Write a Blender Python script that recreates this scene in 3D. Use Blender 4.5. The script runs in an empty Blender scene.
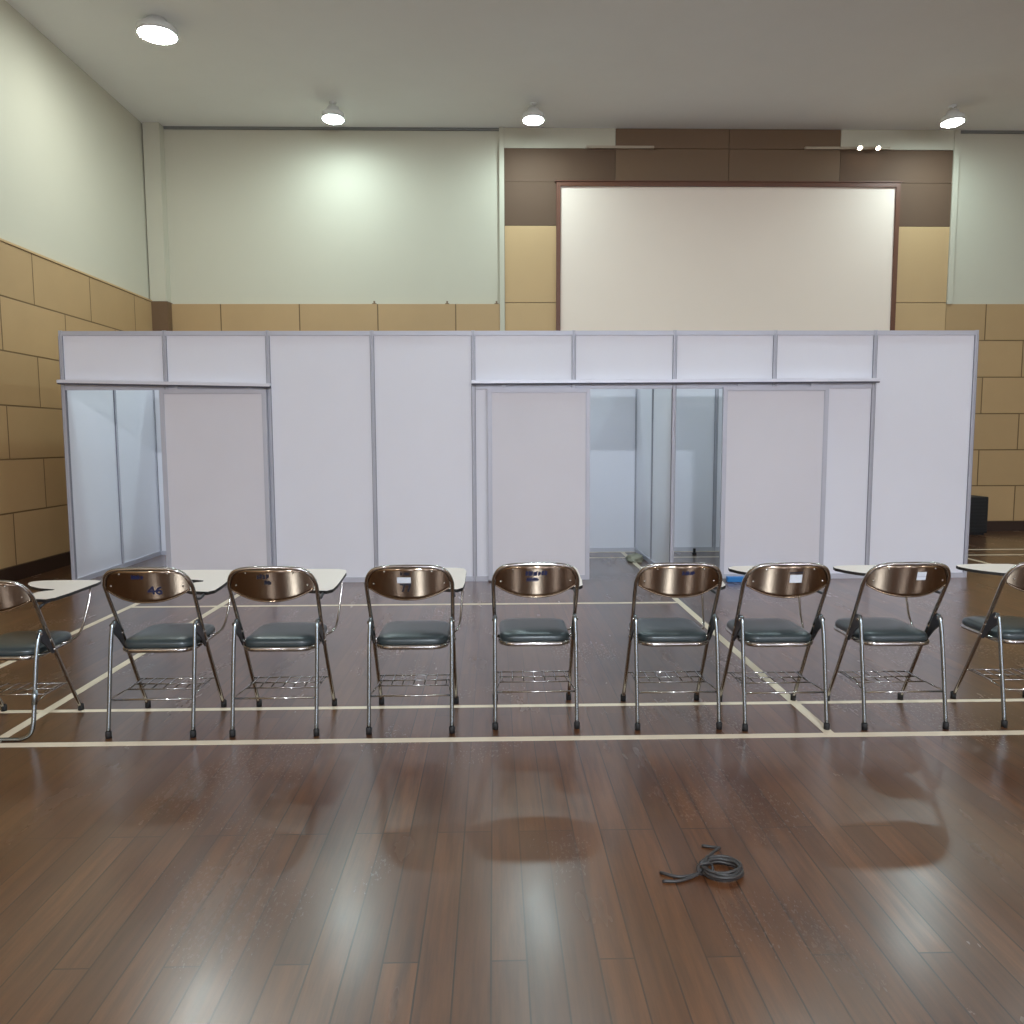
import bpy, bmesh, math, random
from mathutils import Vector, Matrix

random.seed(7)
sc = bpy.context.scene
col = sc.collection
PI = math.pi

# ------------------------------------------------------------------ materials
def srgb(r, g, b):
    f = lambda c: (c / 255 / 12.92) if c <= 10.31 else ((c / 255 + 0.055) / 1.055) ** 2.4
    return (f(r), f(g), f(b), 1.0)

def new_mat(name):
    m = bpy.data.materials.new(name)
    m.use_nodes = True
    nt = m.node_tree
    return m, nt, nt.nodes['Principled BSDF']

def N(nt, kind, **kw):
    n = nt.nodes.new(kind)
    for k, v in kw.items():
        setattr(n, k, v)
    return n

def math_node(nt, op, a, b=None, c=None):
    n = N(nt, 'ShaderNodeMath', operation=op)
    for i, v in enumerate((a, b, c)):
        if v is None:
            continue
        if isinstance(v, (int, float)):
            n.inputs[i].default_value = v
        else:
            nt.links.new(v, n.inputs[i])
    return n.outputs[0]

def mix_col(nt, fac, a, b, blend='MIX'):
    n = N(nt, 'ShaderNodeMix', data_type='RGBA', blend_type=blend)
    for sock, v in ((n.inputs[0], fac), (n.inputs[6], a), (n.inputs[7], b)):
        if isinstance(v, (int, float)):
            sock.default_value = v
        elif isinstance(v, tuple):
            sock.default_value = v
        else:
            nt.links.new(v, sock)
    return n.outputs[2]

def noise(nt, scale, detail=3.0, rough=0.55, vec=None, stretch=None):
    n = N(nt, 'ShaderNodeTexNoise')
    n.inputs['Scale'].default_value = scale
    n.inputs['Detail'].default_value = detail
    n.inputs['Roughness'].default_value = rough
    if vec is None:
        vec = N(nt, 'ShaderNodeNewGeometry').outputs['Position']
    if stretch:
        mp = N(nt, 'ShaderNodeMapping')
        mp.inputs['Scale'].default_value = stretch
        nt.links.new(vec, mp.inputs['Vector'])
        vec = mp.outputs[0]
    nt.links.new(vec, n.inputs['Vector'])
    return n.outputs['Fac']

def ramp(nt, fac, p0, p1, v0=0.0, v1=1.0):
    n = N(nt, 'ShaderNodeMapRange')
    nt.links.new(fac, n.inputs[0])
    n.inputs[1].default_value = p0
    n.inputs[2].default_value = p1
    n.inputs[3].default_value = v0
    n.inputs[4].default_value = v1
    return n.outputs[0]

def simple(name, c, rough=0.6, metal=0.0, var=0.06, vscale=3.0, spec=0.5, bump=0.0, bscale=200.0):
    m, nt, b = new_mat(name)
    f = noise(nt, vscale)
    dark = tuple(x * (1 - var) for x in c[:3]) + (1,)
    lite = tuple(min(1, x * (1 + var)) for x in c[:3]) + (1,)
    nt.links.new(mix_col(nt, f, dark, lite), b.inputs['Base Color'])
    b.inputs['Roughness'].default_value = rough
    b.inputs['Metallic'].default_value = metal
    b.inputs['Specular IOR Level'].default_value = spec
    if bump:
        bp = N(nt, 'ShaderNodeBump')
        bp.inputs['Strength'].default_value = bump
        bp.inputs['Distance'].default_value = 0.002
        nt.links.new(noise(nt, bscale), bp.inputs['Height'])
        nt.links.new(bp.outputs[0], b.inputs['Normal'])
    return m

def emit(name, c, strength):
    m, nt, b = new_mat(name)
    b.inputs['Base Color'].default_value = (0.8, 0.8, 0.8, 1)
    b.inputs['Emission Color'].default_value = c
    b.inputs['Emission Strength'].default_value = strength
    return m

M = {}
M['cream'] = simple('cream_paint', srgb(196, 190, 172), 0.75, var=0.04, vscale=0.7, bump=0.05, bscale=40)
M['ceiling'] = simple('ceiling_paint', srgb(242, 242, 240), 0.8, var=0.02)
M['white_panel'] = simple('white_laminate', srgb(234, 234, 243), 0.38, var=0.03, vscale=1.3, spec=0.4)
M['door_panel'] = simple('door_laminate', srgb(222, 219, 226), 0.45, var=0.04, vscale=1.6, spec=0.4)
M['aluminium'] = simple('aluminium', srgb(190, 190, 200), 0.5, metal=0.35, var=0.05)
M['aluminium_pale'] = simple('aluminium_pale', srgb(194, 194, 205), 0.5, metal=0.25, var=0.04)
M['track_white'] = simple('pale_track', srgb(226, 226, 236), 0.35, metal=0.2)
M['gasket'] = simple('grey_gasket', srgb(136, 135, 146), 0.6)
M['slot_dark'] = simple('slot_shadow_metal', srgb(92, 92, 104), 0.6, metal=0.3)
M['brown_panel'] = simple('brown_panel', srgb(100, 78, 62), 0.7, spec=0.25, var=0.06, vscale=1.0)
M['brown_dark'] = simple('dark_brown_panel', srgb(116, 90, 66), 0.55, var=0.05, vscale=1.0)
M['tan_plain'] = simple('tan_panel', srgb(194, 161, 117), 0.65, var=0.04, vscale=1.5)
M['brown_clad'] = simple('brown_column_cladding', srgb(110, 84, 60), 0.5)
M['frame_wood'] = simple('reddish_wood', srgb(104, 62, 42), 0.45, var=0.12, vscale=4)
M['screen'] = simple('screen_white', srgb(240, 222, 207), 0.7, var=0.03, vscale=0.9)
M['baseboard'] = simple('baseboard_dark', srgb(52, 34, 26), 0.5)
M['line'] = simple('court_tape', srgb(214, 200, 176), 0.45, var=0.10, vscale=6)
M['chrome'] = simple('chrome_tube', srgb(176, 172, 168), 0.16, metal=1.0, var=0.04)
M['chrome_dull'] = simple('galvanised_tube', srgb(152, 162, 168), 0.26, metal=1.0, var=0.05)
M['steel_plate'] = simple('polished_steel_plate', srgb(142, 126, 110), 0.12, metal=1.0, var=0.05, vscale=14)
M['bracket'] = simple('dark_bracket', srgb(66, 66, 70), 0.35, metal=0.7)
M['vinyl'] = simple('grey_vinyl', srgb(48, 56, 58), 0.32, var=0.08, vscale=10, bump=0.08, bscale=300)
M['rubber'] = simple('black_rubber', srgb(26, 25, 26), 0.7)
M['tablet'] = simple('cream_laminate', srgb(226, 216, 206), 0.35, var=0.03)
M['edge_black'] = simple('black_edging', srgb(30, 28, 28), 0.45)
M['ink_blue'] = simple('blue_ink', srgb(15, 24, 62), 0.5)
M['ink_black'] = simple('black_ink', srgb(24, 26, 40), 0.5)
M['sticker'] = simple('white_sticker', srgb(206, 210, 218), 0.6)
M['cable'] = simple('grey_cable', srgb(46, 42, 41), 0.5, var=0.25, vscale=30)
M['cloth'] = simple('crumpled_beige', srgb(150, 148, 130), 0.85, var=0.2, vscale=25)
M['blue'] = simple('blue_plastic', srgb(38, 120, 190), 0.4)
M['black'] = simple('black_box_paint', srgb(22, 22, 24), 0.6)
M['lamp_shell'] = simple('lamp_shell_white', srgb(225, 225, 222), 0.5)
M['pale_bar'] = simple('pale_bar_metal', srgb(176, 160, 140), 0.45, metal=0.2)
M['trim_grey'] = simple('grey_trim', srgb(120, 120, 116), 0.6)
M['lamp_cool'] = emit('lamp_cool', (0.76, 0.97, 1.0, 1), 262.0)
M['lamp_side'] = emit('lamp_side', (0.90, 1.0, 0.97, 1), 210.0)
M['lamp_soft'] = emit('lamp_soft', (0.90, 0.93, 1.0, 1), 260.0)
M['lamp_bright'] = emit('lamp_bright', (0.80, 0.91, 1.0, 1), 1260.0)
M['lamp_mid'] = emit('lamp_mid', (0.74, 0.97, 1.0, 1), 84.0)
M['lamp_warm'] = emit('spot_warm', (1.0, 0.80, 0.55, 1), 30.0)
M['daylight'] = emit('daylight_pane', (0.72, 0.80, 1.0, 1), 6.0)

def brick_mat(name, axis, ref, width, row, z0, c1, c2, groove):
    """Large panels with dark joints; joints run from `ref` along x (axis 0) or y (axis 1)."""
    m, nt, b = new_mat(name)
    sep = N(nt, 'ShaderNodeSeparateXYZ')
    nt.links.new(N(nt, 'ShaderNodeNewGeometry').outputs['Position'], sep.inputs[0])
    cmb = N(nt, 'ShaderNodeCombineXYZ')
    nt.links.new(math_node(nt, 'ADD', sep.outputs[axis], -ref + width * 40), cmb.inputs[0])
    nt.links.new(math_node(nt, 'ADD', sep.outputs[2], -z0), cmb.inputs[1])
    br = N(nt, 'ShaderNodeTexBrick')
    br.inputs['Scale'].default_value = 1.0
    br.inputs['Brick Width'].default_value = width
    br.inputs['Row Height'].default_value = row
    br.inputs['Mortar Size'].default_value = 0.009
    br.inputs['Mortar Smooth'].default_value = 0.3
    br.inputs['Color1'].default_value = c1
    br.inputs['Color2'].default_value = c2
    br.inputs['Mortar'].default_value = groove
    nt.links.new(cmb.outputs[0], br.inputs['Vector'])
    n1 = noise(nt, 2.2, 4)
    c = mix_col(nt, ramp(nt, n1, 0.3, 0.7, 0.0, 0.22), br.outputs['Color'], tuple(x * 0.72 for x in c1[:3]) + (1,))
    nt.links.new(c, b.inputs['Base Color'])
    b.inputs['Roughness'].default_value = 0.55
    bp = N(nt, 'ShaderNodeBump')
    bp.inputs['Strength'].default_value = 0.6
    bp.inputs['Distance'].default_value = 0.01
    nt.links.new(math_node(nt, 'SUBTRACT', 1.0, br.outputs['Fac']), bp.inputs['Height'])
    nt.links.new(bp.outputs[0], b.inputs['Normal'])
    return m

T1, T2, TG = srgb(184, 151, 108), srgb(177, 145, 103), srgb(104, 78, 46)
M['tile_left'] = brick_mat('tan_tiles_left', 1, 8.576, 1.18, 0.541, 0.15, T1, T2, TG)
M['tile_back_left'] = brick_mat('tan_tiles_back', 0, -3.948, 1.134, 0.541, 0.15, T1, T2, TG)
M['tile_back_right'] = brick_mat('tan_tiles_back_right', 0, 7.306, 1.17, 0.541, 0.15, T1, T2, TG)

def floor_mat():
    m, nt, b = new_mat('varnished_plank_floor')
    pos = N(nt, 'ShaderNodeNewGeometry').outputs['Position']
    sep = N(nt, 'ShaderNodeSeparateXYZ')
    nt.links.new(pos, sep.inputs[0])
    cmb = N(nt, 'ShaderNodeCombineXYZ')
    nt.links.new(math_node(nt, 'ADD', sep.outputs[1], 60.0), cmb.inputs[0])
    nt.links.new(math_node(nt, 'ADD', sep.outputs[0], 40.0), cmb.inputs[1])
    br = N(nt, 'ShaderNodeTexBrick')
    br.offset = 0.37
    br.offset_frequency = 3
    br.inputs['Scale'].default_value = 1.0
    br.inputs['Brick Width'].default_value = 1.9
    br.inputs['Row Height'].default_value = 0.098
    br.inputs['Mortar Size'].default_value = 0.0026
    br.inputs['Mortar Smooth'].default_value = 0.2
    br.inputs['Color1'].default_value = srgb(102, 64, 38)
    br.inputs['Color2'].default_value = srgb(76, 45, 27)
    br.inputs['Mortar'].default_value = srgb(34, 21, 14)
    nt.links.new(cmb.outputs[0], br.inputs['Vector'])
    grain = noise(nt, 1.0, 6, 0.65, pos, (34.0, 2.2, 1.0))
    blot = noise(nt, 1.0, 3, 0.5, pos, (1.3, 0.55, 1.0))
    c = mix_col(nt, ramp(nt, grain, 0.38, 0.66, 0.0, 0.75), br.outputs['Color'], srgb(56, 32, 20))
    c = mix_col(nt, ramp(nt, blot, 0.4, 0.68, 0.0, 0.55), c, srgb(98, 70, 44))
    # worn flecks in the varnish
    fleck = noise(nt, 1.0, 5, 0.7, pos, (95.0, 38.0, 1.0))
    patch = noise(nt, 1.0, 2, 0.5, pos, (1.5, 1.1, 1.0))
    worn = math_node(nt, 'MULTIPLY', ramp(nt, fleck, 0.54, 0.66), ramp(nt, patch, 0.52, 0.70))
    c = mix_col(nt, math_node(nt, 'MULTIPLY', worn, 0.6), c, srgb(52, 38, 28))
    nt.links.new(math_node(nt, 'SUBTRACT', 0.62, math_node(nt, 'MULTIPLY', worn, 0.22)), b.inputs['Coat Weight'])
    nt.links.new(c, b.inputs['Base Color'])
    rr = ramp(nt, noise(nt, 1.0, 4, 0.6, pos, (5.0, 1.4, 1.0)), 0.3, 0.7, 0.19, 0.29)
    rr = math_node(nt, 'ADD', rr, math_node(nt, 'MULTIPLY', worn, 0.18))
    nt.links.new(rr, b.inputs['Roughness'])
    b.inputs['Specular IOR Level'].default_value = 0.42
    b.inputs['Coat IOR'].default_value = 1.5
    b.inputs['Coat Roughness'].default_value = 0.28
    bp = N(nt, 'ShaderNodeBump')
    bp.inputs['Strength'].default_value = 0.35
    bp.inputs['Distance'].default_value = 0.0015
    h = math_node(nt, 'SUBTRACT', math_node(nt, 'MULTIPLY', grain, 0.15), math_node(nt, 'MULTIPLY', br.outputs['Fac'], 0.6))
    nt.links.new(h, bp.inputs['Height'])
    nt.links.new(bp.outputs[0], b.inputs['Normal'])
    return m
M['floor'] = floor_mat()

# ------------------------------------------------------------------ mesh helpers
def add_box(bm, lo, hi, mi=0):
    vs = [bm.verts.new((x, y, z)) for x in (lo[0], hi[0]) for y in (lo[1], hi[1]) for z in (lo[2], hi[2])]
    for f in ((0, 1, 3, 2), (4, 6, 7, 5), (0, 4, 5, 1), (2, 3, 7, 6), (0, 2, 6, 4), (1, 5, 7, 3)):
        bm.faces.new([vs[i] for i in f]).material_index = mi
    return bm

def box(lo, hi, bevel=0.0):
    bm = bmesh.new()
    add_box(bm, lo, hi)
    if bevel:
        bmesh.ops.bevel(bm, geom=list(bm.edges), offset=bevel, segments=2, affect='EDGES', profile=0.5)
    return bm

def smooth_path(pts, per=6, closed=False):
    """Catmull-Rom through the points."""
    P = [Vector(p) for p in pts]
    n = len(P)
    out = []
    rng = range(n) if closed else range(n - 1)
    for i in rng:
        if closed:
            a, b, c, d = P[(i - 1) % n], P[i], P[(i + 1) % n], P[(i + 2) % n]
        else:
            a = P[i - 1] if i > 0 else P[0] * 2 - P[1]
            b, c = P[i], P[i + 1]
            d = P[i + 2] if i + 2 < n else P[-1] * 2 - P[-2]
        for k in range(per):
            t = k / per
            out.append(0.5 * ((2 * b) + (c - a) * t + (2 * a - 5 * b + 4 * c - d) * t * t + (3 * b - a - 3 * c + d) * t ** 3))
    if not closed:
        out.append(P[-1].copy())
    return out

def add_tube(bm, pts, r, n=10, closed=False, caps=True, mi=0):
    P = [Vector(p) for p in pts]
    L = len(P)
    rings = []
    prev = None
    for i in range(L):
        if closed:
            t = (P[(i + 1) % L] - P[(i - 1) % L]).normalized()
        else:
            t = (P[min(i + 1, L - 1)] - P[max(i - 1, 0)]).normalized()
        if prev is None:
            ref = Vector((0, 0, 1)) if abs(t.z) < 0.9 else Vector((1, 0, 0))
            u = t.cross(ref).normalized()
        else:
            u = (prev - t * prev.dot(t)).normalized()
        prev = u
        w = t.cross(u)
        rings.append([bm.verts.new(P[i] + (u * math.cos(a) + w * math.sin(a)) * r) for a in (2 * PI * k / n for k in range(n))])
    m = L if closed else L - 1
    for i in range(m):
        A, B = rings[i], rings[(i + 1) % L]
        off = 0
        if closed and i == L - 1:
            off = min(range(n), key=lambda o: (A[0].co - B[o].co).length)
        for k in range(n):
            f = bm.faces.new((A[k], A[(k + 1) % n], B[(k + 1 + off) % n], B[(k + off) % n]))
            f.smooth = True
            f.material_index = mi
    if caps and not closed:
        for R in (list(reversed(rings[0])), rings[-1]):
            bm.faces.new(R).material_index = mi
    return bm

def tube(pts, r, n=10, closed=False):
    return add_tube(bmesh.new(), pts, r, n, closed)

def add_prism(bm, poly, lo, hi, axis=2, mi_side=0, mi_cap=0):
    """Extrude a 2D polygon along an axis (0: poly=(y,z), 1: poly=(x,z), 2: poly=(x,y))."""
    def P(p, h):
        return {0: (h, p[0], p[1]), 1: (p[0], h, p[1]), 2: (p[0], p[1], h)}[axis]
    A = [bm.verts.new(P(p, lo)) for p in poly]
    B = [bm.verts.new(P(p, hi)) for p in poly]
    n = len(poly)
    for i in range(n):
        bm.faces.new((A[i], A[(i + 1) % n], B[(i + 1) % n], B[i])).material_index = mi_side
    bm.faces.new(list(reversed(A))).material_index = mi_cap
    bm.faces.new(B).material_index = mi_cap
    return bm

def prism(poly, lo, hi, axis=2, mi_side=0, mi_cap=0):
    return add_prism(bmesh.new(), poly, lo, hi, axis, mi_side, mi_cap)

def lathe(profile, n=24, center=(0, 0, 0)):
    bm = bmesh.new()
    c = Vector(center)
    rings = []
    for r, z in profile:
        if r <= 1e-6:
            rings.append([bm.verts.new(c + Vector((0, 0, z)))])
        else:
            rings.append([bm.verts.new(c + Vector((r * math.cos(2 * PI * k / n), r * math.sin(2 * PI * k / n), z))) for k in range(n)])
    for A, B in zip(rings, rings[1:]):
        for k in range(n):
            k2 = (k + 1) % n
            if len(A) == 1 and len(B) == 1:
                continue
            if len(A) == 1:
                f = bm.faces.new((A[0], B[k2], B[k]))
            elif len(B) == 1:
                f = bm.faces.new((A[k], A[k2], B[0]))
            else:
                f = bm.faces.new((A[k], A[k2], B[k2], B[k]))
            f.smooth = True
    return bm

def obj(name, bm, mats, parent=None, label=None):
    bmesh.ops.recalc_face_normals(bm, faces=list(bm.faces))
    me = bpy.data.meshes.new(name)
    bm.to_mesh(me)
    bm.free()
    for m in (mats if isinstance(mats, (list, tuple)) else [mats]):
        me.materials.append(m)
    o = bpy.data.objects.new(name, me)
    col.objects.link(o)
    if parent is not None:
        o.parent = parent
    if label:
        o['label'] = label
    return o

def struct(name, bm, mats, parent=None):
    o = obj(name, bm, mats, parent)
    if parent is None:
        o['kind'] = 'structure'
    return o

def tag(o, label, cat, group=None):
    o['label'] = label
    o['category'] = cat
    if group:
        o['group'] = group
    return o

def thing(name, label, cat, loc=(0, 0, 0), group=None):
    o = bpy.data.objects.new(name, None)
    o.empty_display_size = 0.1
    col.objects.link(o)
    o.location = loc
    return tag(o, label, cat, group)

def copy_tree(o, parent=None):
    c = o.copy()
    col.objects.link(c)
    if parent is not None:
        c.parent = parent
    for ch in list(o.children):
        copy_tree(ch, c)
    return c

# ------------------------------------------------------------------ room
XL, XR, YB, YF, ZC = -4.92, 11.80, 11.65, -9.5, 5.86
floor = struct('floor', box((XL - 0.15, YF - 0.15, -0.12), (XR + 0.15, YB + 0.15, 0.0)), M['floor'])
ceil = struct('ceiling', box((XL - 0.15, YF - 0.15, ZC), (XR + 0.15, YB + 0.15, ZC + 0.12)), M['ceiling'])
wl = struct('wall_left', box((XL - 0.15, YF - 0.15, 0.0), (XL, YB + 0.15, ZC)), M['cream'])
wb = struct('wall_back', box((XL, YB, 0.0), (XR, YB + 0.15, ZC)), M['cream'])
wr = struct('wall_right', box((XR, YF - 0.15, 0.0), (XR + 0.15, YB + 0.15, ZC)), M['cream'])
wf = struct('wall_front', box((XL, YF - 0.15, 0.0), (XR, YF, ZC)), M['cream'])

# tiled cladding
struct('tile_cladding', box((XL, YF, 0.15), (XL + 0.04, YB, 3.396)), M['tile_left'], wl)
struct('tile_cladding', box((XR - 0.04, YF, 0.15), (XR, YB, 3.396)), M['tile_left'], wr)
struct('tile_cladding', box((XL + 0.04, YB - 0.04, 0.15), (0.10, YB, 3.385)), M['tile_back_left'], wb)
struct('tile_cladding', box((6.706, YB - 0.04, 0.15), (XR - 0.04, YB, 3.385)), M['tile_back_right'], wb)
struct('tile_cladding', box((XL + 0.04, YF, 0.15), (XR - 0.04, YF + 0.04, 3.385)), M['tile_back_right'], wf)
struct('ledge', box((XL, YF, 3.396), (XL + 0.05, YB, 3.418)), M['tan_plain'], wl)
# dark skirting
struct('baseboard_left', box((XL, YF, 0.0), (XL + 0.055, YB, 0.15)), M['baseboard'])
struct('baseboard_back', box((XL + 0.055, YB - 0.055, 0.0), (XR - 0.055, YB, 0.15)), M['baseboard'])
struct('baseboard_right', box((XR - 0.055, YF, 0.0), (XR, YB, 0.15)), M['baseboard'])
struct('baseboard_front', box((XL + 0.055, YF, 0.0), (XR - 0.055, YF + 0.055, 0.15)), M['baseboard'])
# thin grey line where the cream walls meet the ceiling
struct('trim_1', box((-4.66, YB - 0.03, ZC - 0.035), (0.10, YB, ZC)), M['trim_grey'])
struct('trim_2', box((6.79, YB - 0.03, ZC - 0.035), (XR, YB, ZC)), M['trim_grey'])
# corner pilaster, cream above and brown clad below
tp = struct('trim_3', box((XL + 0.02, YB - 0.16, 3.40), (-4.67, YB, ZC)), M['cream'])
struct('cladding', box((XL + 0.02, YB - 0.18, 0.0), (-4.65, YB, 3.40)), M['brown_clad'], tp)
# cream edge strips of the middle bay
struct('trim_4', box((0.10, YB - 0.06, 0.0), (0.17, YB, ZC)), M['cream'])
struct('trim_5', box((6.705, YB - 0.06, 3.385), (6.785, YB, ZC)), M['cream'])

def bay(name, x0, x1, z0, z1, m, d=0.04, g=0.006):
    return struct(name, box((x0 + g, YB - d, z0 + g), (x1 - g, YB, z1 - g), 0.003), m, wb)
bk = struct('bay_backing', box((0.17, YB - 0.022, 0.15), (6.705, YB, ZC)), M['baseboard'], wb)
for x0, x1 in ((0.17, 0.93), (5.92, 6.705)):
    bay('tan_panel', x0, x1, 3.405, 4.50, M['tan_plain'], g=0.004)
    bay('tan_panel', x0, x1, 2.32, 3.405, M['tan_plain'], g=0.004)
    bay('tan_panel', x0, x1, 1.24, 2.32, M['tan_plain'], g=0.004)
    bay('tan_panel', x0, x1, 0.15, 1.24, M['tan_plain'], g=0.004)
bay('brown_panel', 0.17, 0.93, 4.50, 5.11, M['brown_panel'], g=0.0)
bay('brown_panel', 5.92, 6.705, 4.50, 5.11, M['brown_panel'], g=0.0)
bay('brown_panel', 0.17, 1.775, 5.11, 5.58, M['brown_panel'], g=0.001)
bay('brown_panel', 1.775, 3.42, 5.11, 5.58, M['brown_dark'], g=0.003)
bay('brown_panel', 3.42, 5.046, 5.11, 5.58, M['brown_dark'], g=0.003)
bay('brown_panel', 5.046, 6.705, 5.11, 5.58, M['brown_panel'], g=0.003)
bay('cream_panel', 0.17, 1.775, 5.58, ZC, M['cream'], g=0.001)
bay('brown_panel', 1.775, 3.42, 5.58, ZC, M['brown_dark'], g=0.003)
bay('brown_panel', 3.42, 5.046, 5.58, ZC, M['brown_dark'], g=0.003)
bay('cream_panel', 5.046, 6.705, 5.58, ZC, M['cream'], g=0.001)

# unseen windows added behind the camera for bluish light on booth and chairs
for i, (x0, x1) in enumerate(((-1.6, -0.2), (0.9, 2.3), (3.4, 4.8), (5.9, 7.3), (8.4, 9.8))):
    bm = bmesh.new()
    for lo, hi in (((x0, YF + 0.04, 0.9), (x0 + 0.06, YF + 0.10, 4.6)), ((x1 - 0.06, YF + 0.04, 0.9), (x1, YF + 0.10, 4.6)),
                   ((x0, YF + 0.04, 0.9), (x1, YF + 0.10, 0.96)), ((x0, YF + 0.04, 4.54), (x1, YF + 0.10, 4.6)),
                   ((x0, YF + 0.04, 2.6), (x1, YF + 0.10, 2.65)), (((x0 + x1) / 2 - 0.025, YF + 0.04, 0.9), ((x0 + x1) / 2 + 0.025, YF + 0.10, 4.6))):
        add_box(bm, lo, hi)
    w = struct('window_%d' % (i + 1), bm, M['aluminium_pale'])
    struct('pane', box((x0 + 0.03, YF + 0.045, 0.93), (x1 - 0.03, YF + 0.06, 4.57)), M['daylight'], w)

# court lines (badminton court taped on the floor)
def court(x0, x1, y0, y1, t=0.0012):
    return obj('court_line', box((x0, y0, 0.0), (x1, y1, t)), M['line'], floor, 'cream tape line on the brown floor')
EX, DX, FX, AY = -3.117, -2.357, 1.603, 3.573
W = 0.025
XE2 = EX + 13.4
court(XL + 0.06, XE2, AY - 0.025, AY + 0.025)
court(XL + 0.06, XE2, AY + 0.46 - 0.019, AY + 0.46 + 0.019)
court(EX, FX, AY + 3.05 - W, AY + 3.05 + W)
court(FX + 3.96, XE2, AY + 3.05 - W, AY + 3.05 + W)
court(EX, XE2, AY + 5.64 - W, AY + 5.64 + W)
court(EX, XE2, AY + 6.10 - W, AY + 6.10 + W)
for x in (EX, DX, FX, FX + 3.96, XE2 - 0.76, XE2):
    court(x - W, x + W, AY + 0.01, AY + 6.09, 0.0022)

# ------------------------------------------------------------------ big framed screen on the back wall
S = thing('wall_screen', 'large white framed screen on the back wall above the booth', 'screen', (3.42, YB - 0.04, 1.5))
bm = box((-2.44, -0.03, 0.05), (2.44, 0.0, 3.54))
obj('screen_board', bm, M['screen'], S)
bm = bmesh.new()
for lo, hi in (((-2.50, -0.06, 0.0), (-2.44, 0.0, 3.60)), ((2.44, -0.06, 0.0), (2.50, 0.0, 3.60)),
               ((-2.44, -0.06, 3.54), (2.44, 0.0, 3.60)), ((-2.44, -0.06, 0.0), (2.44, 0.0, 0.05))):
    add_box(bm, lo, hi)
obj('screen_frame', bm, M['frame_wood'], S, 'reddish brown wooden frame')
obj('ledge', box((-2.52, -0.075, 3.60), (2.52, 0.0, 3.612)), M['frame_wood'], S)

# spotlight rails at the top of the brown panels
def rail(x0, x1, label, spots=()):
    t = thing('spotlight_rail', label, 'light rail', ((x0 + x1) / 2, YB - 0.04, 5.585), 'rails above the framed screen')
    h = (x1 - x0) / 2
    obj('bar', box((-h, -0.05, -0.018), (h, 0.0, 0.018), 0.004), M['pale_bar'], t)
    for sx in spots:
        cx = sx - (x0 + x1) / 2
        s = obj('spot_lamp', lathe([(0.012, 0.02), (0.05, 0.015), (0.055, -0.05), (0.048, -0.05), (0.03, -0.02), (0, -0.02)], 16), M['lamp_shell'], t)
        s.location = (cx, -0.10, 0.0)
        s.rotation_euler = (math.radians(-35), 0, 0)
        s.scale = (0.7, 0.7, 0.7)
        obj('bulb', lathe([(0.0, -0.075), (0.03, -0.065), (0.042, -0.045), (0.03, -0.021)], 14), M['lamp_warm'], s, 'lit warm bulb')
rail(1.35, 2.325, 'short pale rail with no lit spots, left above framed screen')
rail(4.512, 5.75, 'pale rail with two lit warm spots, right above framed screen', (5.275, 5.54))

# small dark hooks on the ledge of the tiles
for x, l in ((-1.73, 'left'), (-0.67, 'middle'), (0.05, 'right')):
    bm = box((-0.03, -0.035, 0.0), (0.03, 0.0, 0.012))
    add_box(bm, (-0.012, -0.03, 0.012), (0.012, -0.012, 0.045))
    o = obj('wall_hook', bm, M['brown_dark'])
    o.location = (x, YB, 3.385)
    tag(o, 'small dark hook on top of tan tiles, %s of three' % l, 'hook', 'hooks on the tile ledge')

# ------------------------------------------------------------------ ceiling lamps
def lamp(name, mat, rad, label, group, drop=0.0):
    t = thing(name, label, 'ceiling lamp', (0, 0, ZC), group)
    r, d = rad, drop
    obj('housing', lathe([(0.0, -d), (r * 0.55, -d), (r * 0.6, -0.04 - d), (r * 1.06, -0.08 - d), (r * 1.08, -0.155 - d), (r * 1.02, -0.155 - d), (r * 1.0, -0.12 - d), (0, -0.115 - d)], 28), M['lamp_shell'], t)
    obj('diffuser', lathe([(r * 1.0, -0.150 - d), (r * 0.9, -0.163 - d), (r * 0.6, -0.172 - d), (0.0, -0.176 - d)], 28), mat, t)
    if d:
        obj('hanging_rod', lathe([(0.0, 0.0), (0.05, 0.0), (0.05, -0.015), (0.012, -0.02), (0.012, -d), (0.0, -d)], 14), M['lamp_shell'], t)
    return t
hot = [(-2.10, 10.80, 'round ceiling lamp above the cream wall left of the screen'),
       (0.55, 10.80, 'round ceiling lamp above the left edge of the brown panels'),
       (6.20, 10.80, 'round ceiling lamp above the right edge of the brown panels')]
base = None
for x, y, l in hot:
    if base is None:
        o = base = lamp('ceiling_lamp', M['lamp_cool'], 0.135, l, 'round ceiling lamps along the back wall', 0.07)
    else:
        o = copy_tree(base)
        o['label'] = l
    o.location = (x, y, ZC)
    o.rotation_euler = (math.radians(-3), 0, 0)
o = lamp('ceiling_lamp', M['lamp_side'], 0.19, 'round ceiling lamp close to the left wall', None)
o.location = (-3.55, 8.8, ZC)
mid = None  # unseen lamp row added to brighten the screen and the booth inside
for x, nm in zip((-2.1, 0.6, 3.3, 6.0, 8.7), ('nearest the left wall', 'second from the left wall', 'in the middle', 'fourth from the left wall', 'nearest the right wall')):
    l = 'round ceiling lamp over the booth front, ' + nm
    if mid is None:
        o = mid = lamp('ceiling_lamp', M['lamp_mid'], 0.26, l, 'round ceiling lamps over the booth')
    else:
        o = copy_tree(mid)
        o['label'] = l
    o.location = (x, 7.3, ZC)
soft = None
names = ('first from the left wall', 'second from the left wall', 'third from the left wall', 'fourth from the left wall')
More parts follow.
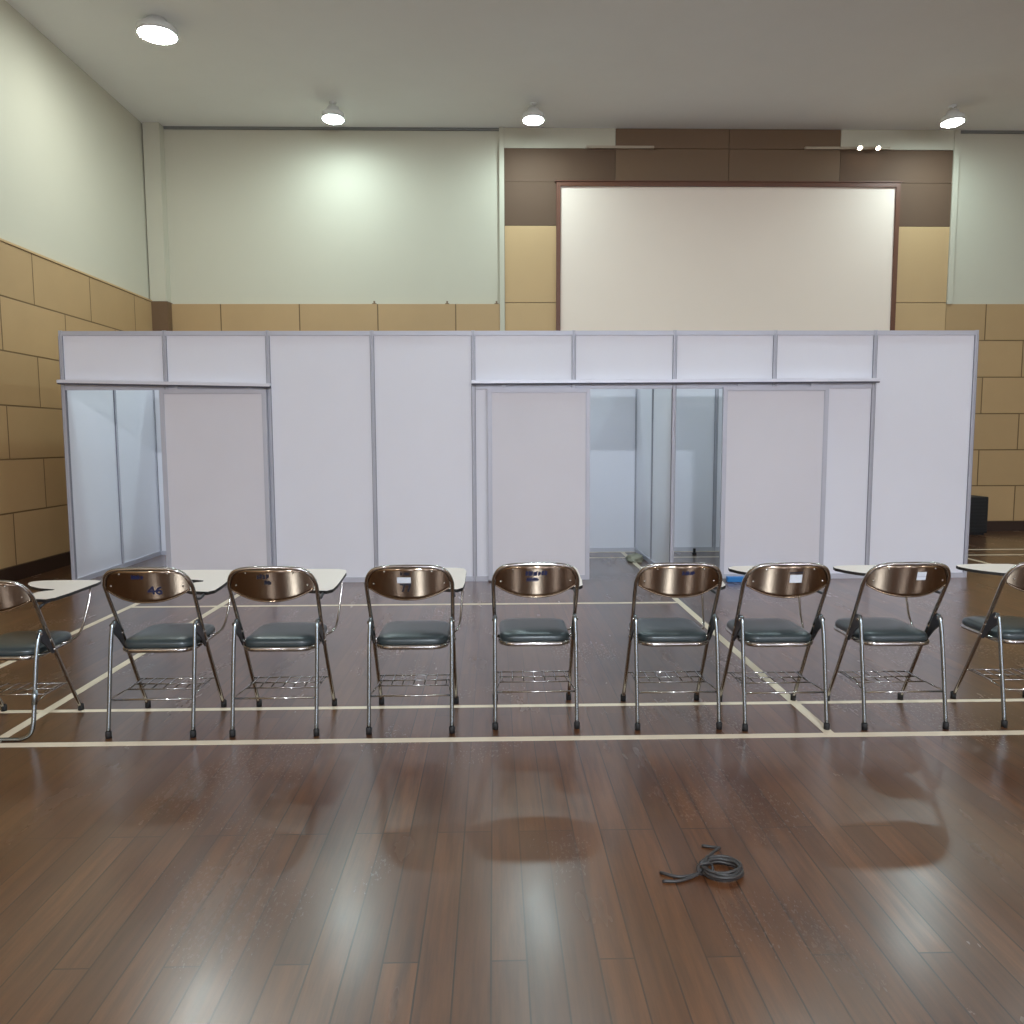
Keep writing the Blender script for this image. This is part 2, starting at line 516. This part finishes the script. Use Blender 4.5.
for x, nm in zip((-3.6, 0.9, 5.4, 9.9), names):
    l = 'wide round ceiling lamp behind the camera, ' + nm
    if nm.startswith('second'):
        o = lamp('ceiling_lamp', M['lamp_bright'], 0.34, l, 'wide ceiling lamps of the hall')
        o.location = (x, -4.3, ZC)
        continue
    if soft is None:
        o = soft = lamp('ceiling_lamp', M['lamp_soft'], 0.34, l, 'wide ceiling lamps of the hall')
    else:
        o = copy_tree(soft)
        o['label'] = l
    o.location = (x, -4.3, ZC)

# ------------------------------------------------------------------ partition booth
YP, YQ, HB = 7.73, 9.72, 2.472
PX = [-4.165, -3.177, -2.187, -1.180, -0.197, 0.787, 1.781, 2.772, 3.768, 4.778]
B = thing('partition_booth', 'wide white panel booth with aluminium posts behind the chairs', 'booth', (0.3, YP, 0))
OX, OY = 0.3, YP
def bb(name, lo, hi, m, label=None, bevel=0.0):
    return obj(name, box((lo[0] - OX, lo[1] - OY, lo[2]), (hi[0] - OX, hi[1] - OY, hi[2]), bevel), m, B, label)
def post(x, y, z0, z1, side=False):
    h, s, d = 0.017, 0.004, 0.007
    # square extrusion with a slot down each face
    poly = []
    for k in range(4):
        for p in ((h - 0.003, -h), (s + 0.004, -h), (s, -h + d), (-s, -h + d), (-s - 0.004, -h), (-h + 0.003, -h)):
            a = -k * PI / 2
            poly.append((x - OX + p[0] * math.cos(a) - p[1] * math.sin(a), y - OY + p[0] * math.sin(a) + p[1] * math.cos(a)))
    bm = prism(poly, z0, z1)
    for sx in (-1, 1):
        for sy in (-1, 1):
            xa, xb = sorted((sx * 0.0160, sx * 0.0205))
            ya, yb = sorted((sy * 0.004, sy * 0.015))
            if side:
                xa, xb, ya, yb = ya, yb, xa, xb
            add_box(bm, (x - OX + xa, y - OY + ya, max(z0, 0.052)), (x - OX + xb, y - OY + yb, z1 - 0.05), 1)
    return obj('post', bm, [M['aluminium'], M['gasket']], B)
ZR0, ZR1 = 1.905, 1.965
OPEN = {0: True, 5: True, 6: True}
FULL = (2, 3, 8)
for i, x in enumerate(PX):
    post(x, YP, 1.93 if i == 99 else 0.0, HB)
for i in range(9):
    x0, x1 = PX[i] + 0.017, PX[i + 1] - 0.017
    bb('top_beam', (x0, YP - 0.015, HB - 0.048), (x1, YP + 0.015, HB - 0.004), M['aluminium_pale'])
    if i in FULL:
        bb('wall_panel', (x0 - 0.008, YP - 0.003, 0.045), (x1 + 0.008, YP + 0.003, HB - 0.044), M['white_panel'])
    else:
        bb('header_panel', (x0 - 0.008, YP - 0.003, ZR1 - 0.005), (x1 + 0.008, YP + 0.003, HB - 0.044), M['white_panel'])
        bb('header_beam', (x0, YP - 0.015, ZR0), (x1, YP + 0.015, ZR1), M['aluminium_pale'])
        if i not in OPEN:
            bb('wall_panel', (x0 - 0.008, YP - 0.003, 0.045), (x1 + 0.008, YP + 0.003, ZR0 + 0.005), M['white_panel'])
    if i not in OPEN:
        bb('bottom_beam', (x0, YP - 0.015, 0.0), (x1, YP + 0.015, 0.05), M['aluminium_pale'])
# back row
for i, x in enumerate(PX):
    post(x, YQ, 0.0, HB)
for i in range(9):
    x0, x1 = PX[i] + 0.017, PX[i + 1] - 0.017
    bb('wall_panel', (x0 - 0.008, YQ - 0.003, 0.045), (x1 + 0.008, YQ + 0.003, HB - 0.044), M['white_panel'])
    bb('top_beam', (x0, YQ - 0.015, HB - 0.048), (x1, YQ + 0.015, HB - 0.004), M['aluminium_pale'])
    bb('bottom_beam', (x0, YQ - 0.015, 0.0), (x1, YQ + 0.015, 0.05), M['aluminium_pale'])
# side walls and dividers
YM = (YP + YQ) / 2
for x in (PX[0], PX[2], PX[4], PX[6], PX[9]):
    post(x, YM, 0.0, HB, True)
    for y0, y1 in ((YP + 0.015, YM - 0.017), (YM + 0.017, YQ - 0.017)):
        bb('wall_panel', (x - 0.003, y0 - 0.008, 0.045), (x + 0.003, y1 + 0.008, HB - 0.044), M['white_panel'])
        bb('top_beam', (x - 0.015, y0, HB - 0.048), (x + 0.015, y1, HB - 0.004), M['aluminium_pale'])
        bb('bottom_beam', (x - 0.017, y0, 0.0), (x + 0.017, y1, 0.05), M['aluminium_pale'])

def track(x0, z0, x1, z1):
    bm = bmesh.new()
    sec = [(-0.075, 0.0), (-0.075, 0.028), (-0.021, 0.034), (-0.021, 0.012), (-0.066, 0.008), (-0.066, 0.0)]
    A = [bm.verts.new((x0 - OX, p[0], z0 + p[1])) for p in sec]
    C = [bm.verts.new((x1 - OX, p[0], z1 + p[1])) for p in sec]
    n = len(sec)
    for k in range(n):
        bm.faces.new((A[k], A[(k + 1) % n], C[(k + 1) % n], C[k]))
    bm.faces.new(A)
    bm.faces.new(list(reversed(C)))
    t = obj('sliding_track', bm, M['track_white'], B)
    bm = bmesh.new()
    sec = [(-0.064, -0.013), (-0.064, 0.006), (-0.024, 0.006), (-0.024, -0.013)]
    A = [bm.verts.new((x0 - OX, p[0], z0 + p[1])) for p in sec]
    C = [bm.verts.new((x1 - OX, p[0], z1 + p[1])) for p in sec]
    for k in range(4):
        bm.faces.new((A[k], A[(k + 1) % 4], C[(k + 1) % 4], C[k]))
    bm.faces.new(A)
    bm.faces.new(list(reversed(C)))
    obj('track_slot', bm, M['slot_dark'], t, 'dark slot under the track')  # shade below the rail, put in as a dark coloured strip
    return t
track(-4.19, 1.972, -2.165, 1.932)
track(-0.215, 1.958, 3.80, 1.970)

def sliding_door(x0, x1, z1, label):
    y1, y0 = -0.030, -0.062
    d = obj('sliding_door', box((x0 + 0.03 - OX, y0 + 0.010, 0.05), (x1 - 0.03 - OX, y1 - 0.010, z1 - 0.03)), M['door_panel'], B, label)
    bm = bmesh.new()
    w = 0.036
    for lo, hi in (((x0, y0, 0.018), (x0 + w, y1, z1)), ((x1 - w, y0, 0.018), (x1, y1, z1)),
                   ((x0 + w, y0, z1 - w), (x1 - w, y1, z1)), ((x0 + w, y0, 0.018), (x1 - w, y1, 0.018 + w))):
        add_box(bm, (lo[0] - OX, lo[1], lo[2]), (hi[0] - OX, hi[1], hi[2]))
    obj('door_frame', bm, M['aluminium_pale'], d)
    bm = bmesh.new()
    a, c, e, g, q = x0 + w - OX, x1 - w - OX, 0.018 + w, z1 - w, 0.007
    for lo, hi in (((a, e), (a + q, g)), ((c - q, e), (c, g)), ((a, g - q), (c, g)), ((a, e), (c, e + q))):
        add_box(bm, (lo[0], y0 + 0.004, lo[1]), (hi[0], y0 + 0.012, hi[1]))
    obj('door_seal', bm, M['aluminium'], d, 'thin grey seal around the door sheet')
    for x in (x0 + 0.16, x1 - 0.16):
        bm = box((x - 0.016 - OX, -0.050, z1), (x + 0.016 - OX, -0.044, 1.950))
        obj('hanger', bm, M['aluminium'], d)
    return d
sliding_door(-3.228, -2.205, 1.906, 'white sliding door at the left, beside the bluish opening')
sliding_door(-0.062, 0.945, 1.910, 'white sliding door left of the middle opening')
sliding_door(2.255, 3.300, 1.922, 'white sliding door right of the middle opening')

# ------------------------------------------------------------------ small things near the booth
o = obj('plastic_strip', box((-0.33, -0.03, 0.0), (0.33, 0.03, 0.052), 0.006), M['blue'])
add = None
o.location = (2.63, 7.58, 0.0)
tag(o, 'blue plastic strip lying on the floor against the right sliding door', 'strip')

bm = bmesh.new()
bmesh.ops.create_icosphere(bm, subdivisions=4, radius=1.0)
from mathutils import noise as mnoise
for v in bm.verts:
    d = v.co.normalized()
    k = 1 + 0.35 * mnoise.noise(d * 2.1 + Vector((3, 1, 7))) + 0.22 * abs(mnoise.noise(d * 5.3)) + 0.08 * mnoise.noise(d * 11)
    v.co = Vector((d.x * 0.15 * k, d.y * 0.11 * k, max(-0.02, d.z) * 0.075 * k + 0.002 if d.z > -0.02 else 0.0))
for f in bm.faces:
    f.smooth = True
zmin = min(v.co.z for v in bm.verts)
for v in bm.verts:
    v.co.z -= zmin
o = obj('crumpled_cloth', bm, M['cloth'])
o.location = (1.645, 9.02, 0.0)
o.scale = (0.62, 1.9, 0.9)
o.rotation_euler = (0, 0, math.radians(-6))
tag(o, 'crumpled beige cloth on the floor inside the middle booth opening', 'cloth')

bm = box((-0.022, -0.022, 0.0), (0.022, 0.022, 0.02), 0.003)
add_box(bm, (-0.014, -0.014, 0.02), (0.014, 0.014, 0.075))
o = obj('floor_stub', bm, M['black'])
o.location = (2.45, 9.42, 0.0)
tag(o, 'tiny dark stub on the floor inside the booth, by its back panel', 'stub')

t = thing('black_box', 'black upright box on the floor by the tiled wall right of the booth', 'box', (6.955, 11.3, 0))
obj('body', box((-0.22, -0.19, 0.03), (0.22, 0.19, 0.56), 0.012), M['black'], t)
obj('plinth', box((-0.19, -0.16, 0.0), (0.19, 0.16, 0.03)), M['rubber'], t)
bm = bmesh.new()
for k in range(9):
    add_box(bm, (-0.19, -0.196, 0.07 + k * 0.05), (0.19, -0.190, 0.10 + k * 0.05))
obj('front_grille', bm, M['rubber'], t)

# coiled cable on the floor in front
bm = bmesh.new()
rnd = random.Random(3)
pts = [(-0.20, 0.03, 0.006), (-0.15, -0.005, 0.006), (-0.09, 0.0, 0.006)]
for k in range(7 * 14):
    a = PI + 2 * PI * k / 14
    lap = k // 14
    rx, ry = 0.060 + 0.007 * math.sin(lap * 2.3) + rnd.uniform(-0.002, 0.002), 0.054 + 0.008 * math.cos(lap * 1.7)
    pts.append((rx * math.cos(a) + 0.006 * math.sin(lap * 3.1), ry * math.sin(a) + 0.007 * math.cos(lap * 2.1), 0.006 + 0.003 * lap + 0.004 * abs(math.sin(a * 1.5 + lap))))
pts += [(0.02, 0.09, 0.03), (0.05, 0.13, 0.012), (0.035, 0.15, 0.006), (0.0, 0.165, 0.006)]
add_tube(bm, smooth_path(pts, 3), 0.0052, 7)
pts = [(-0.21, -0.02, 0.006), (-0.16, -0.028, 0.006), (-0.10, -0.012, 0.008), (-0.06, 0.012, 0.02), (-0.03, 0.05, 0.034)]
add_tube(bm, smooth_path(pts, 5), 0.005, 7)
# wrap that ties the coil at its left side
add_tube(bm, [(-0.058 + 0.026 * math.cos(a), 0.0 + 0.004 * math.sin(3 * a), 0.022 + 0.020 * math.sin(a)) for a in (2 * PI * k / 14 for k in range(14))], 0.005, 6, closed=True)
o = obj('coiled_cable', bm, M['cable'])
o.location = (0.735, 2.405, 0.0)
o.rotation_euler = (0, 0, math.radians(8))
tag(o, 'dark grey coil of cable lying on the brown floor in front', 'cable')

# ------------------------------------------------------------------ folding chairs with writing tablet
HX = 0.200
def y_back(z):                     # tube line above the seat
    return -0.03 - 0.185 * (z - 0.47) / 0.35 if z >= 0.47 else 0.215 - 0.245 * z / 0.47

SAG = 0.045
def plate_y(x, z):
    return y_back(0.74) + 0.002 - 0.24 * (z - 0.74) - SAG * (1 - (x / 0.2) ** 2)

ARCH = [(-HX, 0.475), (-HX - 0.003, 0.58), (-HX - 0.006, 0.68), (-HX - 0.005, 0.730), (-0.1905, 0.771), (-0.163, 0.798), (-0.118, 0.810), (-0.06, 0.813)]
ARCH = ARCH + [(0.0, 0.8135)] + [(-x, z) for x, z in reversed(ARCH)]

def arch_z(x):
    P = smooth_path([(a, 0, z) for a, z in ARCH[4:13]], 8)
    x = max(P[0].x, min(P[-1].x, x))
    for p, q in zip(P, P[1:]):
        if p.x <= x <= q.x:
            return p.z + (q.z - p.z) * (x - p.x) / max(1e-6, q.x - p.x)
    return P[-1].z

PW = 0.1965
def plate_top(x):
    if abs(x) > 0.1895:
        return 0.766 - (abs(x) - 0.1895) / (PW - 0.1895) * 0.045
    return arch_z(x) - 0.004

def plate_bot(x):
    return 0.651 + (0.708 - 0.651) * (abs(x) / PW) ** 2.3

def make_plate():
    bm = bmesh.new()
    nx, nz = 36, 10
    G = []
    for i in range(nx + 1):
        x = -PW * math.cos(PI * i / nx)
        zt, zb = plate_top(x), plate_bot(x)
        G.append([(x, zb + (zt - zb) * j / nz) for j in range(nz + 1)])
    F = [[bm.verts.new((x, plate_y(x, z) - 0.001, z)) for x, z in c] for c in G]
    K = [[bm.verts.new((x, plate_y(x, z) + 0.001, z)) for x, z in c] for c in G]
    for i in range(nx):
        for j in range(nz):
            for S_, rev in ((F, False), (K, True)):
                q = [S_[i][j], S_[i + 1][j], S_[i + 1][j + 1], S_[i][j + 1]]
                bm.faces.new(q[::-1] if rev else q).smooth = True
    rim = [(i, 0) for i in range(nx + 1)] + [(nx, j) for j in range(1, nz + 1)] + [(i, nz) for i in range(nx - 1, -1, -1)] + [(0, j) for j in range(nz - 1, 0, -1)]
    for a, b in zip(rim, rim[1:] + rim[:1]):
        bm.faces.new((F[a[0]][a[1]], K[a[0]][a[1]], K[b[0]][b[1]], F[b[0]][b[1]]))
    low = [(x, plate_y(x, plate_bot(x)), plate_bot(x) - 0.001) for x in (-PW + 2 * PW * i / 30 for i in range(31))]
    add_tube(bm, low, 0.004, 8)
    return bm

def rrect(hx, y0, y1, r, n=7, taper=0.0):
    pts = []
    for cx, cy, a0 in ((hx - r, y1 - r, 0), (-hx + r, y1 - r, 90), (-hx + r, y0 + r, 180), (hx - r, y0 + r, 270)):
        for k in range(n + 1):
            a = math.radians(a0 + 90 * k / n)
            pts.append((cx + r * math.cos(a), cy + r * math.sin(a)))
    return pts

def make_cushion():
    bm = bmesh.new()
    outl = rrect(0.176, -0.118, 0.262, 0.075)
    cx, cy = 0.0, 0.07
    prof = [(0.94, 0.404), (0.985, 0.408), (1.0, 0.418), (0.995, 0.430), (0.96, 0.441), (0.86, 0.449), (0.6, 0.455), (0.3, 0.456)]
    rings = [[bm.verts.new((cx + (p[0] - cx) * s, cy + (p[1] - cy) * s, z)) for p in outl] for s, z in prof]
    n = len(outl)
    for A, C in zip(rings, rings[1:]):
        for k in range(n):
            bm.faces.new((A[k], A[(k + 1) % n], C[(k + 1) % n], C[k])).smooth = True
    bm.faces.new(rings[-1]).smooth = True
    bm.faces.new(list(reversed(rings[0])))
    return bm

def arc_tube_u():
    """Inverted U above the seat: up the sides and over the backrest."""
    return tube(smooth_path([(x, y_back(z), z) for x, z in ARCH], 5), 0.0095, 12)

TAB = [(0.135, -0.005), (0.225, -0.02), (0.250, 0.01), (0.257, 0.10), (0.257, 0.33), (0.245, 0.385), (0.20, 0.405), (0.08, 0.41), (-0.02, 0.408), (-0.085, 0.40),
       (-0.118, 0.38), (-0.120, 0.35), (-0.09, 0.305), (-0.04, 0.26), (0.03, 0.218), (0.10, 0.198), (0.130, 0.188), (0.132, 0.168), (0.105, 0.158),
       (0.080, 0.135), (0.082, 0.07), (0.10, 0.02)]

def make_tablet(flat):
    """Writing tablet with its pen slot; flat: longer, level, else tilted up away from the sitter."""
    bm = bmesh.new()
    f = (lambda x, y: (x, (y - 0.4) * 1.22 + 0.42, 0.697)) if flat else (lambda x, y: (x, y, 0.668 + 0.092 * y))
    P = [f(*p) for p in TAB]
    A = [bm.verts.new((x, y, z - 0.016)) for x, y, z in P]
    B_ = [bm.verts.new((x, y, z)) for x, y, z in P]
    n = len(P)
    for i in range(n):
        bm.faces.new((A[i], A[(i + 1) % n], B_[(i + 1) % n], B_[i])).material_index = 1
    bm.faces.new(list(reversed(A)))
    bm.faces.new(B_)
    return bm

def stroke(bm, pts, w, off=0.0022):
    """Flat pen stroke laid on the rear face of the backrest."""
    for (x0, z0), (x1, z1) in zip(pts, pts[1:]):
        d = Vector((x1 - x0, z1 - z0))
        L = d.length or 1e-6
        d /= L
        nrm = Vector((-d.y, d.x)) * w / 2
        e = d * w * 0.35
        q = [(x0 - e.x + nrm.x, z0 - e.y + nrm.y), (x1 + e.x + nrm.x, z1 + e.y + nrm.y), (x1 + e.x - nrm.x, z1 + e.y - nrm.y), (x0 - e.x - nrm.x, z0 - e.y - nrm.y)]
        F = [bm.verts.new((x, plate_y(x, z) - off, z)) for x, z in q]
        K = [bm.verts.new((x, plate_y(x, z) - off + 0.0009, z)) for x, z in q]
        bm.faces.new(F)
        bm.faces.new(K[::-1])
        for k in range(4):
            bm.faces.new((F[k], K[k], K[(k + 1) % 4], F[(k + 1) % 4]))

def glyph(bm, ch, x, z, w, h, t):
    G = {'4': [[(0.75, 0.0), (0.75, 1.0), (0.0, 0.35), (1.0, 0.35)]],
         '6': [[(0.85, 0.95), (0.35, 0.8), (0.08, 0.45), (0.12, 0.1), (0.5, 0.0), (0.88, 0.12), (0.9, 0.42), (0.5, 0.54), (0.12, 0.38)]],
         '7': [[(0.0, 1.0), (1.0, 1.0), (0.45, 0.0)]]}
    for s in G[ch]:
        stroke(bm, [(x + a * w, z + b * h) for a, b in s], t)

def scribble(bm, x0, x1, z, h, t, seed):
    """Illegible short handwriting."""
    r = random.Random(seed)
    x = x0
    while x < x1:
        w = r.uniform(0.006, 0.010)
        stroke(bm, [(x, z), (x + w * 0.3, z + h * r.uniform(0.7, 1)), (x + w * 0.7, z + h * r.uniform(0, 0.3)), (x + w, z + h * r.uniform(0.5, 1))], t)
        x += w + (0.007 if r.random() < 0.3 else 0.001)

def sticker(bm, x0, x1, z0, z1, off=0.0018):
    n = 6
    for i in range(n):
        a, b = x0 + (x1 - x0) * i / n, x0 + (x1 - x0) * (i + 1) / n
        F = [bm.verts.new((x, plate_y(x, z) - off, z)) for x, z in ((a, z0), (b, z0), (b, z1), (a, z1))]
        bm.faces.new(F)

def make_chair(label, sled=False):
    c = thing('folding_chair', label, 'chair', (0, 0, 0), 'folding chairs with writing tablets in a row')
    obj('back_frame', arc_tube_u(), M['chrome'], c)
    for s in (-1, 1):
        path = smooth_path([(s * HX, 0.215, 0.012), (s * HX, y_back(0.2), 0.2), (s * HX, y_back(0.4), 0.4), (s * HX, y_back(0.475), 0.476)], 5)
        lg = obj('front_leg', tube(path, 0.0095, 12), M['chrome'], c)
        obj('rubber_foot', lathe([(0, 0), (0.014, 0.0), (0.0145, 0.034), (0.010, 0.038)], 14, (s * HX, 0.212, 0)), M['rubber'], lg)
        if not sled:
            path = smooth_path([(s * HX, -0.215, 0.012), (s * HX, -0.182, 0.22), (s * HX, -0.150, 0.42), (s * HX * 0.99, -0.130, 0.515), (s * HX * 0.985, -0.112, 0.540)], 5)
            lg = obj('rear_leg', tube(path, 0.0095, 12), M['chrome_dull'], c)
            obj('rubber_foot', lathe([(0, 0), (0.014, 0.0), (0.0145, 0.030), (0.010, 0.034)], 14, (s * HX, -0.214, 0)), M['rubber'], lg)
        # folding bracket between the legs, with its bolts
        poly = [(-0.140, 0.505), (-0.118, 0.545), (-0.100, 0.548), (-0.062, 0.515), (-0.005, 0.425), (0.006, 0.396), (-0.016, 0.392), (-0.07, 0.45)]
        x0 = s * HX - 0.004
        br = obj('folding_bracket', prism(poly, min(x0, x0 + 0.008), max(x0, x0 + 0.008), 0), M['bracket'], c)
        for y, z in ((-0.118, 0.525), (-0.005, 0.412)):
            xb = s * 0.172 if y > -0.05 else s * (HX - 0.012)
            obj('bolt', tube([(xb, y, z), (s * (HX + 0.013), y, z)], 0.0075, 10), M['chrome'], br)
    if sled:
        path = [(-HX, -0.112, 0.540), (-HX, -0.150, 0.42), (-HX, -0.19, 0.18), (-HX, -0.208, 0.085), (-HX + 0.015, -0.214, 0.035), (-HX + 0.055, -0.216, 0.012), (-HX + 0.10, -0.216, 0.0105)]
        path = path + [(-x, y, z) for x, y, z in reversed(path)]
        obj('rear_leg_loop', tube(smooth_path(path, 5), 0.0100, 12), M['chrome_dull'], c, 'rear legs joined by a bent tube along the floor')
        for s in (-1, 1):
            obj('sleeve', tube([(s * HX, -0.1905, 0.18), (s * HX, -0.178, 0.25)], 0.0125, 10), M['chrome_dull'], c)
    else:
        obj('rear_crossbar', tube([(-HX, -0.188, 0.178), (HX, -0.188, 0.178)], 0.0048, 8), M['chrome'], c)
    p = obj('backrest', make_plate(), M['steel_plate'], c, 'curved polished steel back plate')
    for x, z in ((-0.168, 0.727), (0.168, 0.727), (-0.112, 0.790), (0.112, 0.790)):
        yy = plate_y(x, z)
        bm = lathe([(0.0, 0.004), (0.004, 0.0032), (0.006, 0.0)], 10)
        bmesh.ops.rotate(bm, verts=bm.verts, cent=(0, 0, 0), matrix=Matrix.Rotation(math.radians(90), 3, 'X'))
        bmesh.ops.translate(bm, verts=bm.verts, vec=(x, yy - 0.001, z))
        obj('rivet', bm, M['chrome'], p)
    obj('seat', make_cushion(), M['vinyl'], c, 'dark grey padded vinyl seat')
    rim = [(x, y, 0.400) for x, y in rrect(0.170, -0.122, 0.255, 0.07, 6)]
    obj('seat_rim', tube(rim, 0.0125, 8, closed=True), M['chrome'], c)
    bm = bmesh.new()
    zr = 0.186
    for y, x in ((0.118, 0.195), (0.03, 0.178), (-0.055, 0.178)):
        add_tube(bm, [(-x, y, zr), (x, y, zr)], 0.0034, 6)
    for k in range(7):
        x = -0.165 + 0.055 * k
        add_tube(bm, [(x, 0.118, zr + 0.004), (x, -0.055, zr + 0.004)], 0.0030, 6)
    for s in (-1, 1):
        add_tube(bm, [(s * 0.178, 0.118, zr), (s * 0.178, -0.055, zr), (s * 0.196, -0.185, zr - 0.004)], 0.0030, 6)
    obj('book_rack', bm, M['chrome'], c, 'wire book rack beneath the seat')
    tb = obj('writing_tablet', make_tablet(sled), [M['tablet'], M['edge_black']], c, 'cream writing tablet with black edge')
    bm = tube(smooth_path([(0.232, 0.31, 0.686), (0.238, 0.30, 0.660), (0.236, 0.27, 0.58), (0.228, 0.22, 0.475), (0.222, 0.18, 0.435), (0.205, 0.13, 0.418), (0.176, 0.11, 0.412)], 6), 0.0058, 8)
    obj('tablet_arm', bm, M['chrome'], c)
    z1 = 0.676 if sled else 0.652
    y1 = 0.0 if sled else 0.07
    add = bmesh.new()
    add_tube(add, smooth_path([(0.207, y_back(0.66), 0.655), (0.212, -0.09, z1 - 0.004), (0.205, -0.03, z1 - 0.002), (0.200, y1, z1 + 0.003)], 5), 0.0075, 8)
    obj('tablet_bracket', add, M['bracket'], c)
    return c

CH = [  # x, y of the chair's middle, label
    (-2.385, 3.835, 'chrome folding chair cut off by the left edge, rear legs joined by a floor tube'),
    (-1.647, 3.862, 'chrome folding chair with blue handwritten 46 on its steel backrest'),
    (-1.060, 3.862, 'chrome folding chair between the chairs marked 46 and 77'),
    (-0.411, 3.875, 'chrome folding chair with white sticker above black 77 on its backrest'),
    (0.199, 3.915, 'chrome folding chair with two rows of blue ink writing on its backrest'),
    (0.892, 3.884, 'chrome folding chair with one short blue ink mark, before the booth opening'),
    (1.411, 3.857, 'chrome folding chair with a dark line above its white sticker, beside blue strip'),
    (1.994, 3.850, 'chrome folding chair with white striped sticker, second from the right edge'),
    (2.692, 3.863, 'chrome folding chair cut off by the right edge of the picture'),
]
def backrest_of(c):
    return [k for k in c.children if k.name.startswith('backrest')][0]

chairs = []
proto = None
for i, (x, y, l) in enumerate(CH):
    if i == 0:
        c = make_chair(l, sled=True)
    elif proto is None:
        c = proto = make_chair(l)
    else:
        c = copy_tree(proto)
        c['label'] = l
    c.location = (x, y, 0)
    chairs.append(c)
chairs[0].scale = (1.0, 1.0, 0.94)

for k in chairs[5].children:
    if k.name.startswith('writing_tablet'):
        k.location.x = 0.035
def mark(i, name, bm, m, label):
    obj(name, bm, m, backrest_of(chairs[i]), label)
bm = bmesh.new()
glyph(bm, '4', 0.018, 0.694, 0.030, 0.034, 0.0075)
glyph(bm, '6', 0.053, 0.692, 0.026, 0.034, 0.0075)
mark(1, 'number_marking', bm, M['ink_blue'], 'blue handwritten number 46')
bm = bmesh.new()
scribble(bm, -0.052, 0.0, 0.768, 0.018, 0.005, 2)
mark(1, 'ink_marking', bm, M['ink_blue'], 'smudged blue ink')
bm = bmesh.new()
scribble(bm, -0.055, -0.005, 0.765, 0.020, 0.006, 4)
scribble(bm, -0.022, 0.0, 0.735, 0.020, 0.005, 5)
mark(2, 'ink_marking', bm, M['ink_black'], 'dark smudged ink')
bm = bmesh.new()
sticker(bm, -0.052, 0.014, 0.735, 0.764)
mark(3, 'sticker', bm, M['sticker'], 'white paper sticker')
bm = bmesh.new()
glyph(bm, '7', -0.036, 0.694, 0.020, 0.034, 0.0078)
glyph(bm, '7', -0.010, 0.694, 0.020, 0.034, 0.0078)
mark(3, 'number_marking', bm, M['ink_black'], 'black number 77')
bm = bmesh.new()
scribble(bm, -0.035, 0.0, 0.775, 0.014, 0.004, 6)
mark(3, 'ink_marking', bm, M['ink_black'], 'dark smudged ink')
bm = bmesh.new()
scribble(bm, -0.048, 0.014, 0.762, 0.020, 0.0062, 8)
scribble(bm, 0.028, 0.046, 0.764, 0.020, 0.0062, 9)
scribble(bm, -0.045, 0.010, 0.732, 0.020, 0.004, 10)
mark(4, 'ink_marking', bm, M['ink_blue'], 'two rows of blue ink writing')
bm = bmesh.new()
scribble(bm, 0.006, 0.056, 0.764, 0.018, 0.0065, 12)
mark(5, 'ink_marking', bm, M['ink_blue'], 'short blue ink mark')
bm = bmesh.new()
sticker(bm, -0.004, 0.056, 0.725, 0.765)
mark(6, 'sticker', bm, M['sticker'], 'white paper sticker')
bm = bmesh.new()
stroke(bm, [(-0.006, 0.774), (0.055, 0.776)], 0.007)
mark(6, 'ink_marking', bm, M['ink_black'], 'dark line above the sticker')
bm = bmesh.new()
sticker(bm, 0.022, 0.068, 0.735, 0.775)
mark(7, 'sticker', bm, M['sticker'], 'white paper sticker')
bm = bmesh.new()
stroke(bm, [(0.024, 0.752), (0.066, 0.753)], 0.004, 0.0026)
mark(7, 'ink_marking', bm, M['aluminium'], 'grey stripe across the sticker')

# ------------------------------------------------------------------ world, camera, view
w = bpy.data.worlds.new('World')
sc.world = w
w.use_nodes = True
w.node_tree.nodes['Background'].inputs[0].default_value = (0.6, 0.66, 0.75, 1)
w.node_tree.nodes['Background'].inputs[1].default_value = 0.3

FPX, H, PITCH, YAW, ROLL = 779.16, 1.4103, 0.0924, 0.0228, -0.0038
def T(d):
    x, y, z = d
    c, s = math.cos(PITCH), math.sin(PITCH)
    y, z = y * c + z * s, -y * s + z * c
    c, s = math.cos(YAW), math.sin(YAW)
    return Vector((x * c + y * s, -x * s + y * c, z))
R_ = T((math.cos(ROLL), 0, math.sin(ROLL)))
U_ = T((-math.sin(ROLL), 0, math.cos(ROLL)))
F_ = T((0, 1, 0))
cam_d = bpy.data.cameras.new('camera')
cam = bpy.data.objects.new('camera', cam_d)
col.objects.link(cam)
cam_d.sensor_fit = 'HORIZONTAL'
cam_d.sensor_width = 36.0
cam_d.lens = FPX / 1024 * 36.0
cam_d.clip_start = 0.05
mw = Matrix((R_, U_, -F_)).transposed().to_4x4()
mw.translation = Vector((0, 0, H))
cam.matrix_world = mw
sc.camera = cam

sc.view_settings.view_transform = 'Standard'
sc.view_settings.look = 'None'
sc.view_settings.gamma = 1.0
sc.view_settings.use_curve_mapping = False
sc.view_settings.exposure = -0.42
